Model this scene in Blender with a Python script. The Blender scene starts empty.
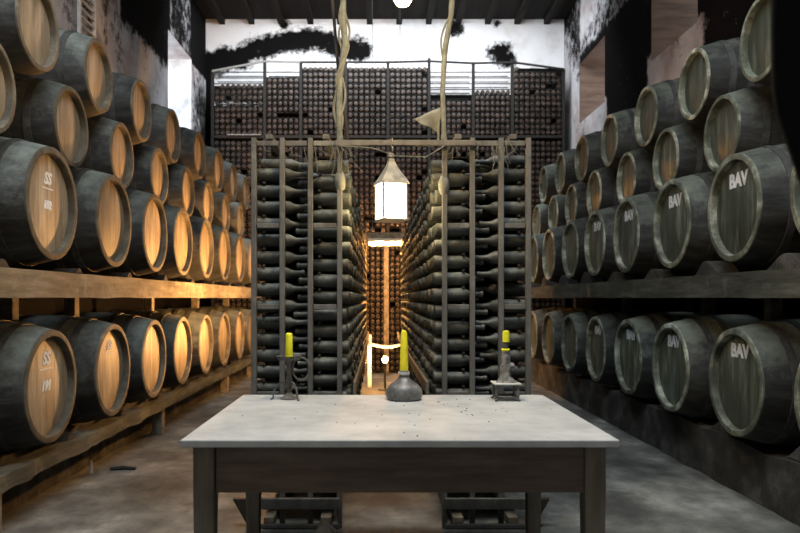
import bpy, math, random
from mathutils import Vector, Matrix, noise as mnoise

random.seed(7)
R = random.random
PI = math.pi
C = bpy.context.scene.collection
F, VX, VY, CZ = 711.0, 378.0, 298.0, 1.30      # focal length in px, vanishing point, camera height


def at(px, py, Y):
    return Vector(((px - VX) * Y / F, Y, CZ + (VY - py) * Y / F))


# ------------------------------------------------------------------ materials
def new_mat(name):
    m = bpy.data.materials.new(name)
    m.use_nodes = True
    nt = m.node_tree
    nt.nodes.clear()
    out = nt.nodes.new('ShaderNodeOutputMaterial')
    b = nt.nodes.new('ShaderNodeBsdfPrincipled')
    nt.links.new(b.outputs[0], out.inputs[0])
    return m, nt, b


def node(nt, kind, **kw):
    n = nt.nodes.new(kind)
    for k, v in kw.items():
        if k in n.inputs:
            n.inputs[k].default_value = v
        else:
            setattr(n, k, v)
    return n


def ramp(nt, fac, stops):
    r = nt.nodes.new('ShaderNodeValToRGB')
    el = r.color_ramp.elements
    el[0].position, el[0].color = stops[0][0], (*stops[0][1], 1)
    el[1].position, el[1].color = stops[-1][0], (*stops[-1][1], 1)
    for p, c in stops[1:-1]:
        e = el.new(p)
        e.color = (*c, 1)
    nt.links.new(fac, r.inputs[0])
    return r.outputs[0]


def coords(nt, scale=(1, 1, 1), rnd=True):
    tc = nt.nodes.new('ShaderNodeTexCoord')
    mp = nt.nodes.new('ShaderNodeMapping')
    mp.inputs['Scale'].default_value = scale
    nt.links.new(tc.outputs['Object'], mp.inputs[0])
    if rnd:
        oi = nt.nodes.new('ShaderNodeObjectInfo')
        mu = node(nt, 'ShaderNodeVectorMath', operation='SCALE')
        cb = nt.nodes.new('ShaderNodeCombineXYZ')
        for i in range(3):
            nt.links.new(oi.outputs['Random'], cb.inputs[i])
        nt.links.new(cb.outputs[0], mu.inputs[0])
        mu.inputs['Scale'].default_value = 37.0
        nt.links.new(mu.outputs[0], mp.inputs['Location'])
    return mp.outputs[0]


def noise_fac(nt, vec, scale, detail=5, rough=.6, dist=0.0):
    n = node(nt, 'ShaderNodeTexNoise', Scale=scale, Detail=detail, Roughness=rough, Distortion=dist)
    nt.links.new(vec, n.inputs['Vector'])
    return n.outputs['Fac']


def mix(nt, fac, a, b, mode='MIX'):
    m = nt.nodes.new('ShaderNodeMix')
    m.data_type = 'RGBA'
    m.blend_type = mode
    for sock, v in ((m.inputs[0], fac), (m.inputs[6], a), (m.inputs[7], b)):
        if isinstance(v, bpy.types.NodeSocket):
            nt.links.new(v, sock)
        elif isinstance(v, tuple):
            sock.default_value = (*v, 1)
        else:
            sock.default_value = v
    return m.outputs[2]


def bump(nt, b, h, strength=.3, dist=.01):
    bp = node(nt, 'ShaderNodeBump', Strength=strength, Distance=dist)
    nt.links.new(h, bp.inputs['Height'])
    nt.links.new(bp.outputs[0], b.inputs['Normal'])


def grain_mat(name, stops, scale=(1, 1, 1), ns=4, rough=.8, bstr=.4, bdist=.01, dust=None, dscale=9,
              dlo=.5, dhi=.68, vary=0.0, spec=.3, lie=0.0):
    """noise coloured surface; dust = a second colour lying in patches"""
    m, nt, b = new_mat(name)
    v = coords(nt, scale)
    f = noise_fac(nt, v, ns, 8, .65)
    col = ramp(nt, f, stops)
    if dust:
        v2 = coords(nt)
        f2 = noise_fac(nt, v2, dscale, 8, .72)
        if lie:                                   # dust colour weighted towards faces that look up
            ge = nt.nodes.new('ShaderNodeNewGeometry')
            sz = nt.nodes.new('ShaderNodeSeparateXYZ')
            nt.links.new(ge.outputs['Normal'], sz.inputs[0])
            ma = node(nt, 'ShaderNodeMath', operation='MULTIPLY_ADD')
            nt.links.new(sz.outputs[2], ma.inputs[0])
            ma.inputs[1].default_value = lie
            nt.links.new(f2, ma.inputs[2])
            f2 = ma.outputs[0]
        msk = ramp(nt, f2, [(dlo, (0, 0, 0)), (dhi, (1, 1, 1))])
        col = mix(nt, msk, col, dust)
    if vary:
        oi = nt.nodes.new('ShaderNodeObjectInfo')
        mr = node(nt, 'ShaderNodeMapRange')
        mr.inputs['To Min'].default_value = 1 - vary
        mr.inputs['To Max'].default_value = 1 + vary
        nt.links.new(oi.outputs['Random'], mr.inputs['Value'])
        hsv = nt.nodes.new('ShaderNodeHueSaturation')
        nt.links.new(mr.outputs[0], hsv.inputs['Value'])
        nt.links.new(col, hsv.inputs['Color'])
        col = hsv.outputs[0]
    nt.links.new(col, b.inputs['Base Color'])
    b.inputs['Roughness'].default_value = rough
    b.inputs['Specular IOR Level'].default_value = spec
    bump(nt, b, f, bstr, bdist)
    return m


def glow_mat(name, col, strength):
    m, nt, b = new_mat(name)
    b.inputs['Base Color'].default_value = (*col, 1)
    b.inputs['Emission Color'].default_value = (*col, 1)
    b.inputs['Emission Strength'].default_value = strength
    return m


def plain(name, col, rough=.5, metal=0.0):
    return grain_mat(name, [(.3, tuple(c * .75 for c in col)), (.7, tuple(min(1, c * 1.2) for c in col))], (1, 1, 1), 14, rough, .15, .004)


M = {}
M['stave'] = grain_mat('dusty_staves', [(.25, (.014, .014, .015)), (.5, (.036, .037, .037)), (.8, (.085, .09, .086))],
                       (1.0, 5, 5), 2.6, .7, .6, .012, (.19, .215, .19), 5, .52, .95, .3, lie=.26)
M['stave_right'] = grain_mat('greenish_grey_staves', [(.25, (.012, .012, .012)), (.5, (.032, .033, .031)), (.8, (.075, .079, .07))],
                           (1.0, 5, 5), 2.6, .7, .6, .012, (.165, .185, .15), 5, .53, .95, .3, lie=.26)  # slightly darker, greener staves for the right-hand barrels


def head_mat(name, stops, dust, gloss):
    m, nt, b = new_mat(name)
    v = coords(nt, (1, 7, .6))
    f = noise_fac(nt, v, 2.2, 5, .55)
    col = ramp(nt, f, stops)
    f2 = noise_fac(nt, coords(nt, (1, 3, .55)), 4, 6, .65)
    msk = ramp(nt, f2, [(.50, (0, 0, 0)), (.78, (1, 1, 1))])
    col = mix(nt, msk, col, dust)
    tc = nt.nodes.new('ShaderNodeTexCoord')
    sx = nt.nodes.new('ShaderNodeSeparateXYZ')
    nt.links.new(tc.outputs['Object'], sx.inputs[0])
    mu = node(nt, 'ShaderNodeMath', operation='MULTIPLY')
    mu.inputs[1].default_value = 9.0
    nt.links.new(sx.outputs[1], mu.inputs[0])
    fr = node(nt, 'ShaderNodeMath', operation='FRACT')
    nt.links.new(mu.outputs[0], fr.inputs[0])
    joint = ramp(nt, fr.outputs[0], [(0, (0, 0, 0)), (.05, (1, 1, 1))])
    col = mix(nt, .25, col, mix(nt, joint, (.012, .011, .008), col))
    oi = nt.nodes.new('ShaderNodeObjectInfo')
    mr = node(nt, 'ShaderNodeMapRange')
    mr.inputs['To Min'].default_value = .7
    mr.inputs['To Max'].default_value = 1.3
    nt.links.new(oi.outputs['Random'], mr.inputs['Value'])
    hsv = nt.nodes.new('ShaderNodeHueSaturation')
    nt.links.new(mr.outputs[0], hsv.inputs['Value'])
    nt.links.new(col, hsv.inputs['Color'])
    nt.links.new(hsv.outputs[0], b.inputs['Base Color'])
    b.inputs['Roughness'].default_value = gloss
    bump(nt, b, joint, .35, .006)
    return m


M['head_tan'] = head_mat('tan_head_boards', [(.3, (.17, .135, .09)), (.55, (.30, .24, .16)), (.8, (.43, .36, .25))], (.50, .45, .35), .6)
M['head_olive'] = head_mat('olive_head_boards', [(.3, (.035, .042, .03)), (.55, (.08, .094, .068)), (.8, (.16, .185, .135))], (.30, .33, .26), .5)
M['chime_tan'] = grain_mat('rusty_chime', [(.3, (.05, .045, .035)), (.6, (.14, .125, .095)), (.8, (.30, .29, .24))], (1, 1, 1), 7, .8, .5, .01, None, vary=.3)
M['chime_olive'] = grain_mat('pale_lichen_chime', [(.3, (.05, .055, .045)), (.5, (.17, .185, .14)), (.68, (.55, .57, .47))], (1, 1, 1), 6, .8, .5, .01, None, vary=.3)
M['hoop'] = grain_mat('dusty_iron_hoop', [(.3, (.02, .02, .02)), (.7, (.085, .085, .08))], (1, 1, 1), 9, .7, .2, .004, (.15, .15, .135), 8, .55, .8)
M['chalk'] = plain('white_chalk', (.80, .82, .84), .9)
M['grey_green_timber'] = grain_mat('dark_grey_green_timber', [(.25, (.025, .026, .02)), (.5, (.065, .068, .054)), (.8, (.15, .155, .125))], (5, .7, 5), 2.6, .85, .6, .015, (.19, .20, .16), 5, .55, .85)  # darker grey-green timber for the right front beam and left ledge rail
M['timber'] = grain_mat('old_timber', [(.25, (.06, .05, .036)), (.5, (.17, .145, .105)), (.8, (.34, .30, .225))], (5, .7, 5), 2.6, .85, .5, .012, (.30, .30, .25), 5, .5, .78)
M['dark_timber'] = grain_mat('dark_timber', [(.25, (.016, .013, .010)), (.8, (.06, .05, .04))], (5, .8, 5), 3, .85, .4, .01, None)
M['rack'] = grain_mat('dusty_grey_rack_wood', [(.25, (.06, .059, .054)), (.8, (.18, .18, .165))], (3, 3, .8), 4, .85, .35, .008, (.24, .25, .225), 7, .55, .8)
M['stone'] = grain_mat('grimy_stone', [(.25, (.015, .0145, .013)), (.5, (.05, .049, .044)), (.8, (.17, .168, .15))], (1, 1, 1), 4, .9, .9, .03, None)
M['chock'] = grain_mat('pale_chock_wood', [(.25, (.06, .065, .05)), (.8, (.27, .28, .22))], (1, 1, 1), 6, .9, .5, .01, None, vary=.3)
M['floor'] = grain_mat('worn_concrete', [(.25, (.03, .031, .029)), (.42, (.085, .087, .08)), (.55, (.165, .166, .15)), (.75, (.40, .395, .36))], (1, .8, 1), 2.2, .8, .35, .02, (.07, .068, .06), 3.3, .55, .72)
M['table_top'] = grain_mat('dusty_grey_table_top', [(.25, (.29, .295, .29)), (.5, (.42, .425, .41)), (.8, (.57, .57, .54))], (1.2, 1, 1), 3.5, .7, .1, .003, (.40, .39, .36), 6, .6, .8)
M['table_wood'] = grain_mat('brown_table_wood', [(.25, (.05, .036, .027)), (.5, (.13, .098, .075)), (.8, (.23, .185, .145))], (.6, 5, 5), 3, .6, .25, .005, (.15, .15, .13), 5, .58, .8)
M['table_leg'] = grain_mat('worn_table_leg', [(.25, (.08, .07, .055)), (.8, (.28, .25, .19))], (5, 5, .8), 3, .7, .25, .005)
M['bottle'] = grain_mat('dust_coated_glass', [(.25, (.012, .014, .012)), (.5, (.03, .034, .03)), (.8, (.075, .083, .072))], (1, 1, 1), 9, .6, .25, .004,
                        (.20, .22, .19), 12, .54, .94, .3, .4, lie=.26)
M['bottle_end'] = grain_mat('dark_bottle_glass', [(.3, (.010, .008, .007)), (.7, (.05, .036, .028))], (1, 1, 1), 9, .38, .1, .002, (.13, .09, .065), 8, .5, .75, spec=.3)
M['iron'] = grain_mat('rusty_iron', [(.3, (.045, .043, .04)), (.7, (.16, .155, .14))], (1, 1, 1), 22, .75, .4, .003)
M['wax'] = plain('yellow_candle_wax', (.98, .93, .04), .4)
M['wax_orange_light'] = plain('yellow_wax_orange_light', (.98, .78, .04), .4)  # yellow wax with the orange light put into its colour
for k in ('wax', 'wax_orange_light'):
    p_ = [n_ for n_ in M[k].node_tree.nodes if n_.type == 'BSDF_PRINCIPLED'][0]
    p_.inputs['Subsurface Weight'].default_value = .2
    p_.inputs['Subsurface Radius'].default_value = (.03, .025, .006)
    p_.inputs['Subsurface Scale'].default_value = 1.0
M['grimy_wax'] = grain_mat('grimy_wax_drips', [(.3, (.06, .058, .05)), (.55, (.22, .21, .19)), (.75, (.52, .50, .46))], (1, 1, 1), 40, .7, .6, .004)
M['tin'] = plain('pale_tin_plate', (.55, .55, .50), .6)
M['pot'] = grain_mat('dusty_dark_glass', [(.3, (.04, .04, .04)), (.7, (.18, .18, .17))], (1, 1, 1), 22, .4, .3, .004, (.42, .42, .39), 26, .52, .75, spec=.6)
M['rope'] = grain_mat('cobwebbed_rope', [(.3, (.07, .08, .065)), (.7, (.21, .23, .195))], (1, 1, 1), 20, .95, .5, .005)
M['dark_rope'] = plain('dark_cord', (.03, .028, .026), .9)
M['web'] = plain('grey_cobweb', (.15, .16, .14), .95)
M['slat'] = plain('dark_rack_batten', (.018, .016, .014), .8)
M['slat_grey'] = plain('grey_rack_rail', (.22, .22, .21), .7)
M['black'] = plain('black_cloth', (.006, .006, .006), 1.0)
M['lantern_metal'] = grain_mat('tarnished_lantern_metal', [(.3, (.14, .135, .11)), (.7, (.36, .35, .30))], (1, 1, 1), 20, .55, .3, .003)
M['reveal'] = grain_mat('pinkish_brown_boards', [(.3, (.10, .065, .048)), (.7, (.24, .155, .115))], (1, 1, 6), 2, .7, .2, .004)
M['white_reveal'] = grain_mat('whitewashed_reveal', [(.3, (.45, .45, .45)), (.5, (.75, .75, .76)), (.8, (.85, .85, .85))], (1, 1, 1), 3, .8, .2, .004, (.35, .3, .27), 4, .62, .75)
M['shutter'] = plain('white_shutter_paint', (.7, .71, .72), .7)
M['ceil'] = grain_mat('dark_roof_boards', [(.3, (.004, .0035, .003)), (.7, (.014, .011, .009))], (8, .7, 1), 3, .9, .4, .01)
M['lantern_glow'] = glow_mat('frosted_lit_lantern_glass', (1.0, .72, .36), 45.0)
M['bulb_glow'] = glow_mat('hot_bulb', (1.0, .48, .15), 4200.0)
M['tube_glow'] = glow_mat('warm_tube', (1.0, .43, .10), 1500.0)
M['small_glow'] = glow_mat('small_hot_bulb', (1.0, .50, .16), 900.0)
M['roof_glow'] = glow_mat('roof_lamp_bulb', (1.0, .64, .28), 620.0)


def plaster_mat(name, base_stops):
    """whitewash + the 'mold_shade' attribute (black mould patches, plus shade painted behind bottles and barrels)"""
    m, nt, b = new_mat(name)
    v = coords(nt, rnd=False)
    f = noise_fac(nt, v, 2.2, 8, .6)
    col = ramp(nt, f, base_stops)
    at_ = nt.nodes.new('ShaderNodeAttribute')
    at_.attribute_name = 'mold_shade'
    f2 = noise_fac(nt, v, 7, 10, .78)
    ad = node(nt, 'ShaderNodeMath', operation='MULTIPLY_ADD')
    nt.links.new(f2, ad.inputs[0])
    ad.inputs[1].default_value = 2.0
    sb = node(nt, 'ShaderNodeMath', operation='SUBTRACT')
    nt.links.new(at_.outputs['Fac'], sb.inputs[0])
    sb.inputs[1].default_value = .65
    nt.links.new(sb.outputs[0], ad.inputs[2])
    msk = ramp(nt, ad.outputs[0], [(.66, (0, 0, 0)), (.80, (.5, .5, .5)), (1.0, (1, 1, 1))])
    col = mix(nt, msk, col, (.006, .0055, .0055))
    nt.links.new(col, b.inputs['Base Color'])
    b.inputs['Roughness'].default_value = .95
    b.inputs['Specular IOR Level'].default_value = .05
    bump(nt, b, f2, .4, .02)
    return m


M['plaster'] = plaster_mat('mouldy_shaded_whitewash', [(.25, (.60, .56, .54)), (.5, (.80, .79, .79)), (.8, (.86, .86, .87))])
M['plaster_side'] = plaster_mat('mouldy_shaded_side_whitewash', [(.3, (.26, .21, .20)), (.5, (.42, .41, .42)), (.75, (.56, .575, .61))])


# ------------------------------------------------------------------ mesh helpers
class MB:
    def __init__(s):
        s.v, s.f = [], []

    def add(s, vs, fs):
        o = len(s.v)
        s.v += [tuple(p) for p in vs]
        s.f += [tuple(i + o for i in f) for f in fs]
        return s

    def box(s, x0, x1, y0, y1, z0, z1):
        return s.add([(x0, y0, z0), (x1, y0, z0), (x1, y1, z0), (x0, y1, z0), (x0, y0, z1), (x1, y0, z1), (x1, y1, z1), (x0, y1, z1)],
                     [(0, 3, 2, 1), (4, 5, 6, 7), (0, 1, 5, 4), (1, 2, 6, 5), (2, 3, 7, 6), (3, 0, 4, 7)])

    def beam(s, p, q, w, h, up=(0, 0, 1)):
        """rectangular bar from p to q"""
        p, q = Vector(p), Vector(q)
        d = (q - p).normalized()
        a = d.cross(Vector(up))
        if a.length < 1e-4:
            a = d.cross(Vector((0, 1, 0)))
        a.normalize()
        b = a.cross(d)
        vs = [c + a * (sx * w / 2) + b * (sy * h / 2) for c in (p, q) for sx, sy in ((-1, -1), (1, -1), (1, 1), (-1, 1))]
        return s.add(vs, [(0, 1, 2, 3), (7, 6, 5, 4), (0, 4, 5, 1), (1, 5, 6, 2), (2, 6, 7, 3), (3, 7, 4, 0)])

    def lathe(s, prof, seg=24, axis='Z', cx=0, cy=0, cz=0, wob=None):
        """prof = [(t, r)] along the axis"""
        vs, fs = [], []
        for i, (t, r) in enumerate(prof):
            for k in range(seg):
                a = 2 * PI * k / seg
                rr = r * (1 + wob(t, a)) if wob else r
                c, d = rr * math.cos(a), rr * math.sin(a)
                vs.append((c + cx, d + cy, t + cz) if axis == 'Z' else ((t + cx, c + cy, d + cz) if axis == 'X' else (d + cx, t + cy, c + cz)))
        for i in range(len(prof) - 1):
            for k in range(seg):
                k2 = (k + 1) % seg
                fs.append((i * seg + k, i * seg + k2, (i + 1) * seg + k2, (i + 1) * seg + k))
        fs.append(tuple(range(seg - 1, -1, -1)))
        fs.append(tuple((len(prof) - 1) * seg + k for k in range(seg)))
        return s.add(vs, fs)

    def ring(s, x0, x1, r0, r1, ro0=None, ro1=None, seg=48, axis='X', cz=0):
        """closed hollow ring along X: inner r0, outer r1"""
        ro0 = ro0 or r1
        ro1 = ro1 or r1
        prof = [(x0, r0), (x0, ro0), (x1, ro1), (x1, r0 + .006)]
        vs, fs = [], []
        for t, r in prof:
            for k in range(seg):
                a = 2 * PI * k / seg
                vs.append((t, r * math.cos(a), r * math.sin(a) + cz))
        n = len(prof)
        for i in range(n):
            for k in range(seg):
                k2, j = (k + 1) % seg, (i + 1) % n
                fs.append((i * seg + k, i * seg + k2, j * seg + k2, j * seg + k))
        return s.add(vs, fs)

    def tube(s, pts, r, seg=8, close=False):
        pts = [Vector(p) for p in pts]
        n = len(pts)
        rs = r if isinstance(r, (list, tuple)) else [r] * n
        vs, fs = [], []
        prev = None
        for i, p in enumerate(pts):
            if close:
                d = pts[(i + 1) % n] - pts[i - 1]
            else:
                d = pts[min(i + 1, n - 1)] - pts[max(i - 1, 0)]
            d.normalize()
            if prev is None:
                prev = d.orthogonal().normalized()
            a = (prev - d * prev.dot(d)).normalized()
            prev = a
            b = d.cross(a)
            for k in range(seg):
                t = 2 * PI * k / seg
                vs.append(p + (a * math.cos(t) + b * math.sin(t)) * rs[i])
        for i in range(n if close else n - 1):
            j = (i + 1) % n
            for k in range(seg):
                k2 = (k + 1) % seg
                fs.append((i * seg + k, i * seg + k2, j * seg + k2, j * seg + k))
        if not close:
            fs.append(tuple(range(seg - 1, -1, -1)))
            fs.append(tuple((n - 1) * seg + k for k in range(seg)))
        return s.add(vs, fs)

    def prism(s, poly, y0, y1):
        """outline in x,z pushed from y0 to y1"""
        n = len(poly)
        vs = [(x, y0, z) for x, z in poly] + [(x, y1, z) for x, z in poly]
        fs = [tuple(range(n)), tuple(range(2 * n - 1, n - 1, -1))] + [(i, i + n, (i + 1) % n + n, (i + 1) % n) for i in range(n)]
        return s.add(vs, fs)

    def mesh(s, name, mat, smooth=True, angle=35):
        me = bpy.data.meshes.new(name)
        me.from_pydata(s.v, [], s.f)
        import bmesh
        bm = bmesh.new()
        bm.from_mesh(me)
        bmesh.ops.recalc_face_normals(bm, faces=bm.faces)
        bm.to_mesh(me)
        bm.free()
        me.materials.append(mat)
        if smooth:
            me.polygons.foreach_set('use_smooth', [True] * len(me.polygons))
            me.set_sharp_from_angle(angle=math.radians(angle))
        return me

    def obj(s, name, mat, parent=None, loc=(0, 0, 0), rz=0, smooth=True, angle=35, bevel=0):
        o = bpy.data.objects.new(name, s.mesh(name, mat, smooth, angle))
        C.objects.link(o)
        o.location = loc
        o.rotation_euler = (0, 0, rz)
        if parent:
            o.parent = parent
        if bevel:
            md = o.modifiers.new('bevel', 'BEVEL')
            md.width = bevel
            md.segments = 2
        return o


def tag(o, label=None, cat=None, group=None, kind=None):
    for k, v in (('label', label), ('category', cat), ('group', group), ('kind', kind)):
        if v:
            o[k] = v
    return o


def empty(name, loc, label, cat, group=None, rz=0):
    o = bpy.data.objects.new(name, None)
    o.empty_display_size = .1
    C.objects.link(o)
    o.location = loc
    o.rotation_euler = (0, 0, rz)
    return tag(o, label, cat, group)


def copy_tree(o, parent=None):
    c = o.copy()
    C.objects.link(c)
    if parent:
        c.parent = parent
    for ch in [x for x in o.children]:
        copy_tree(ch, c)
    return c


ORD = ['first', 'second', 'third', 'fourth', 'fifth', 'sixth', 'seventh', 'eighth', 'ninth', 'tenth', 'eleventh', 'twelfth',
       'thirteenth', 'fourteenth', 'fifteenth', 'sixteenth', 'seventeenth', 'eighteenth', 'nineteenth', 'twentieth']


def jitter(mb, amp, sc=3.0):
    out = []
    for p in mb.v:
        n = mnoise.noise_vector(Vector(p) * sc)
        out.append((p[0] + n.x * amp, p[1] + n.y * amp, p[2] + n.z * amp))
    mb.v = out
    return mb


def grid_box(x0, x1, y0, y1, z0, z1, st=.12):
    """box whose faces are gridded, for rough stone"""
    mb = MB()

    def face(o, u, v):
        nu, nv = max(1, round(Vector(u).length / st)), max(1, round(Vector(v).length / st))
        vs = [Vector(o) + Vector(u) * i / nu + Vector(v) * j / nv for j in range(nv + 1) for i in range(nu + 1)]
        fs = [(j * (nu + 1) + i, j * (nu + 1) + i + 1, (j + 1) * (nu + 1) + i + 1, (j + 1) * (nu + 1) + i) for j in range(nv) for i in range(nu)]
        mb.add(vs, fs)
    dx, dy, dz = (x1 - x0, 0, 0), (0, y1 - y0, 0), (0, 0, z1 - z0)
    face((x0, y0, z0), dx, dy)
    face((x0, y0, z1), dx, dy)
    face((x0, y0, z0), dx, dz)
    face((x0, y1, z0), dx, dz)
    face((x0, y0, z0), dy, dz)
    face((x1, y0, z0), dy, dz)
    return mb


# ------------------------------------------------------------------ the room
YB, XL, XR = 12.8, -3.10, 3.35
ZC = 6.32                                   # ceiling


def text_mesh(txt, size, shear=0.0):
    cu = bpy.data.curves.new('t', 'FONT')
    cu.body = txt
    cu.size = size
    cu.align_x = 'CENTER'
    cu.align_y = 'CENTER'
    cu.extrude = .0015
    cu.offset = .005
    cu.shear = shear
    cu.resolution_u = 3
    o = bpy.data.objects.new('t', cu)
    C.objects.link(o)
    dg = bpy.context.evaluated_depsgraph_get()
    me = bpy.data.meshes.new_from_object(o.evaluated_get(dg))
    vs = [tuple(v.co) for v in me.vertices]
    fs = [tuple(p.vertices) for p in me.polygons]
    bpy.data.objects.remove(o)
    bpy.data.curves.remove(cu)
    bpy.data.meshes.remove(me)
    print('text', txt, len(vs), len(fs))
    return vs, fs


fl = MB().box(XL - .8, XR + .8, -1.6, YB + .3, -.12, 0).obj('floor', M['floor'], smooth=False)
tag(fl, kind='structure')


def wall_grid(name, org, u, v, us, vs_, mold_shade, mat, holes=(), nrm=None):
    """gridded wall face with holes; mold_shade(a, b) gives the amount of mould and painted shade at wall coordinates"""
    vs, fs, mo = [], [], []
    nu, nv = len(us), len(vs_)
    for b in vs_:
        for a in us:
            vs.append(Vector(org) + Vector(u) * a + Vector(v) * b)
            mo.append(mold_shade(a, b))
    for j in range(nv - 1):
        for i in range(nu - 1):
            ca, cb = (us[i] + us[i + 1]) / 2, (vs_[j] + vs_[j + 1]) / 2
            if any(h[0] < ca < h[1] and h[2] < cb < h[3] for h in holes):
                continue
            fs.append((j * nu + i, j * nu + i + 1, (j + 1) * nu + i + 1, (j + 1) * nu + i))
    me = bpy.data.meshes.new(name)
    me.from_pydata(vs, [], fs)
    at_ = me.attributes.new('mold_shade', 'FLOAT', 'POINT')
    at_.data.foreach_set('value', mo)
    me.materials.append(mat)
    o = bpy.data.objects.new(name, me)
    C.objects.link(o)
    tag(o, kind='structure')
    return o


def frange(a, b, st, extra=()):
    n = max(1, round((b - a) / st))
    return sorted(set([round(a + (b - a) * i / n, 4) for i in range(n + 1)] + [round(e, 4) for e in extra]))


def seg_d(p, a, b):
    p, a, b = Vector(p), Vector(a), Vector(b)
    t = max(0, min(1, (p - a).dot(b - a) / (b - a).length_squared))
    return (p - a - (b - a) * t).length


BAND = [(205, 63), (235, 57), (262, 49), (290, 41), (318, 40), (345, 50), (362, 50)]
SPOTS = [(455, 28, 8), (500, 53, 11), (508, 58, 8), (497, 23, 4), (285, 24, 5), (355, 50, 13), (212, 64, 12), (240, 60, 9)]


def mold_shade_back(a, b):
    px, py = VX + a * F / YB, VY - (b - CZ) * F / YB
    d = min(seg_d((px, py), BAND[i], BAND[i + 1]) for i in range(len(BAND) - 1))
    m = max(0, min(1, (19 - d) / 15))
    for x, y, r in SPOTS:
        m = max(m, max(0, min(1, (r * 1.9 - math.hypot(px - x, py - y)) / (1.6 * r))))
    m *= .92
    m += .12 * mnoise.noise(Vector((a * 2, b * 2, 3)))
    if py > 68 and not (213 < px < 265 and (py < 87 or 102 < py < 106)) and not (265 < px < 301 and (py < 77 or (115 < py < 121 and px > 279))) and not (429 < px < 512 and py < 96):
        m = 1.3  # shade behind the filled bottle rows, painted black on the wall
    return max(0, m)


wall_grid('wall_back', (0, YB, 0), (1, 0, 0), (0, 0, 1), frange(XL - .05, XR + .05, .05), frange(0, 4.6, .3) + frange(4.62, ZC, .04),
          mold_shade_back, M['plaster'])

WINR = [(7.45, 8.72, 4.2, 6.1), (10.5, 11.82, 4.2, 5.18)]
WIN = [(7.45, 8.72, 2.9, 5.2), (10.5, 11.82, 2.9, 5.27)]       # y0, y1, z0, z1 of the wall openings


def mold_shade_left(a, b):
    m = .12 + .22 * mnoise.noise(Vector((a * 1.1, b * 1.1, 1))) + .14 * mnoise.noise(Vector((a * 3, b * 1.6, 7)))
    if 8.6 < a < 10.6:
        m += max(0, min(.8, (b - 4.55) * 3))
    if a > 11.8:
        m += .34 + .3 * mnoise.noise(Vector((a * 2, b * .9, 5)))
    if b > 5.25:
        m += .22 + (.3 if a > 9.9 else 0)
    if a < 8.75:
        m += .2 + .25 * mnoise.noise(Vector((a * 5, b * 1.2, 3)))
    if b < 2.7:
        m = 1.4  # painted black in place of the shade behind the lower barrels
    return max(0, m)


def mold_shade_right(a, b):
    m = .95 + .3 * mnoise.noise(Vector((a * 1.2, b * 1.2, 11)))
    if a > 11.75:
        m = .12 + .55 * max(0, min(1, (b - 4.6) * 1.1 - (a - 11.8) * .8)) + .2 * mnoise.noise(Vector((a * 2, b * 2, 9)))
    elif a > 10.4 and b < 3.6:
        m = .35 + .3 * mnoise.noise(Vector((a * 2, b * 2, 9)))
    elif b > 5.2:
        m = .35 + .5 * mnoise.noise(Vector((a * .9, b * 1.4, 13)))
    for w_ in WINR:
        if w_[0] - .15 < a < w_[1] + .1 and 2.7 < b < w_[2] + .05:
            m = .12 + max(0, (w_[2] - .8 - b)) + .35 * mnoise.noise(Vector((a * 2.2, b * 2.2, 21)))
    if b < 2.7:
        m = 1.4  # shade behind the right-hand lower barrels, painted as black
    return max(0, m)


for nm, X, mold_shade in (('wall_left', XL, mold_shade_left), ('wall_right', XR, mold_shade_right)):
    wins = WIN[1:] if X < 0 else WINR
    ys = frange(-1.6, YB + .05, .14, [w[0] for w in wins] + [w[1] for w in wins])
    zs = frange(0, ZC, .14, [w[2] for w in wins] + [w[3] for w in wins])
    wall_grid(nm, (X, 0, 0), (0, 1, 0), (0, 0, 1), ys, zs, mold_shade, M['plaster_side'], wins)
n = 0
for X, sg, far_mat in ((XL, -1, M['white_reveal']), (XR, 1, M['reveal'])):
    for (y0, y1, z0, z1) in (WIN[1:] if X < 0 else WINR):
        n += 1
        t = .75
        xa, xb = sorted((X + sg * .004, X + sg * t))
        fr = MB().box(xa, xb, y0 - .12, y0, z0 - .12, z1 + .12)
        fr.box(xa, xb, y0, y1, z1, z1 + .12)
        w = fr.obj('window_%d' % n, M['plaster_side'] if sg < 0 else M['reveal'], smooth=False)
        tag(w, kind='structure')
        MB().box(xa, xb, y1, y1 + .12, z0 - .12, z1 + .12).obj('jamb', far_mat, w, smooth=False)
        sl = MB()
        xs_ = X + sg * .008
        sl.add([(xs_, y0, z0 - .1), (xs_, y1, z0 - .1), (X + sg * t, y1, z0 - .1), (X + sg * t, y0, z0 - .1),
                (xs_, y0, z0 + .004), (xs_, y1, z0 + .004), (X + sg * t, y1, z0 + .35), (X + sg * t, y0, z0 + .35)],
               [(0, 3, 2, 1), (4, 5, 6, 7), (0, 1, 5, 4), (1, 2, 6, 5), (2, 3, 7, 6), (3, 0, 4, 7)])
        sl.obj('sill', M['white_reveal'], w, smooth=False)
        bars = MB()
        xo = X + sg * (t - .06)
        for k in range(1, 3):
            yy = y0 + (y1 - y0) * k / 3
            bars.box(xo - .012, xo + .012, yy - .012, yy + .012, z0 + .2, z1)
        bars.obj('glazing_bar', M['dark_timber'], w, smooth=False)

# louvred shutter folded against the near left window
sh = empty('louvred_shutter', (XL + .03, 7.27, 2.95 + 1.0), 'white louvred shutter open against the left wall above the small barrels', 'shutter')
MB().box(0, .03, -.02, .02, 0, 1.6).box(0, .03, .36, .40, 0, 1.6).box(0, .03, .02, .36, 0, .05).box(0, .03, .02, .36, 1.55, 1.6).obj('shutter_frame', M['shutter'], sh, smooth=False)
lv = MB()
for k in range(18):
    z = .09 + k * .082
    lv.beam((.015, .02, z), (.015, .36, z + .0), .05, .012, (0.5, 0, 1))
lv.obj('louvre_panel', M['shutter'], sh, smooth=False)

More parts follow.
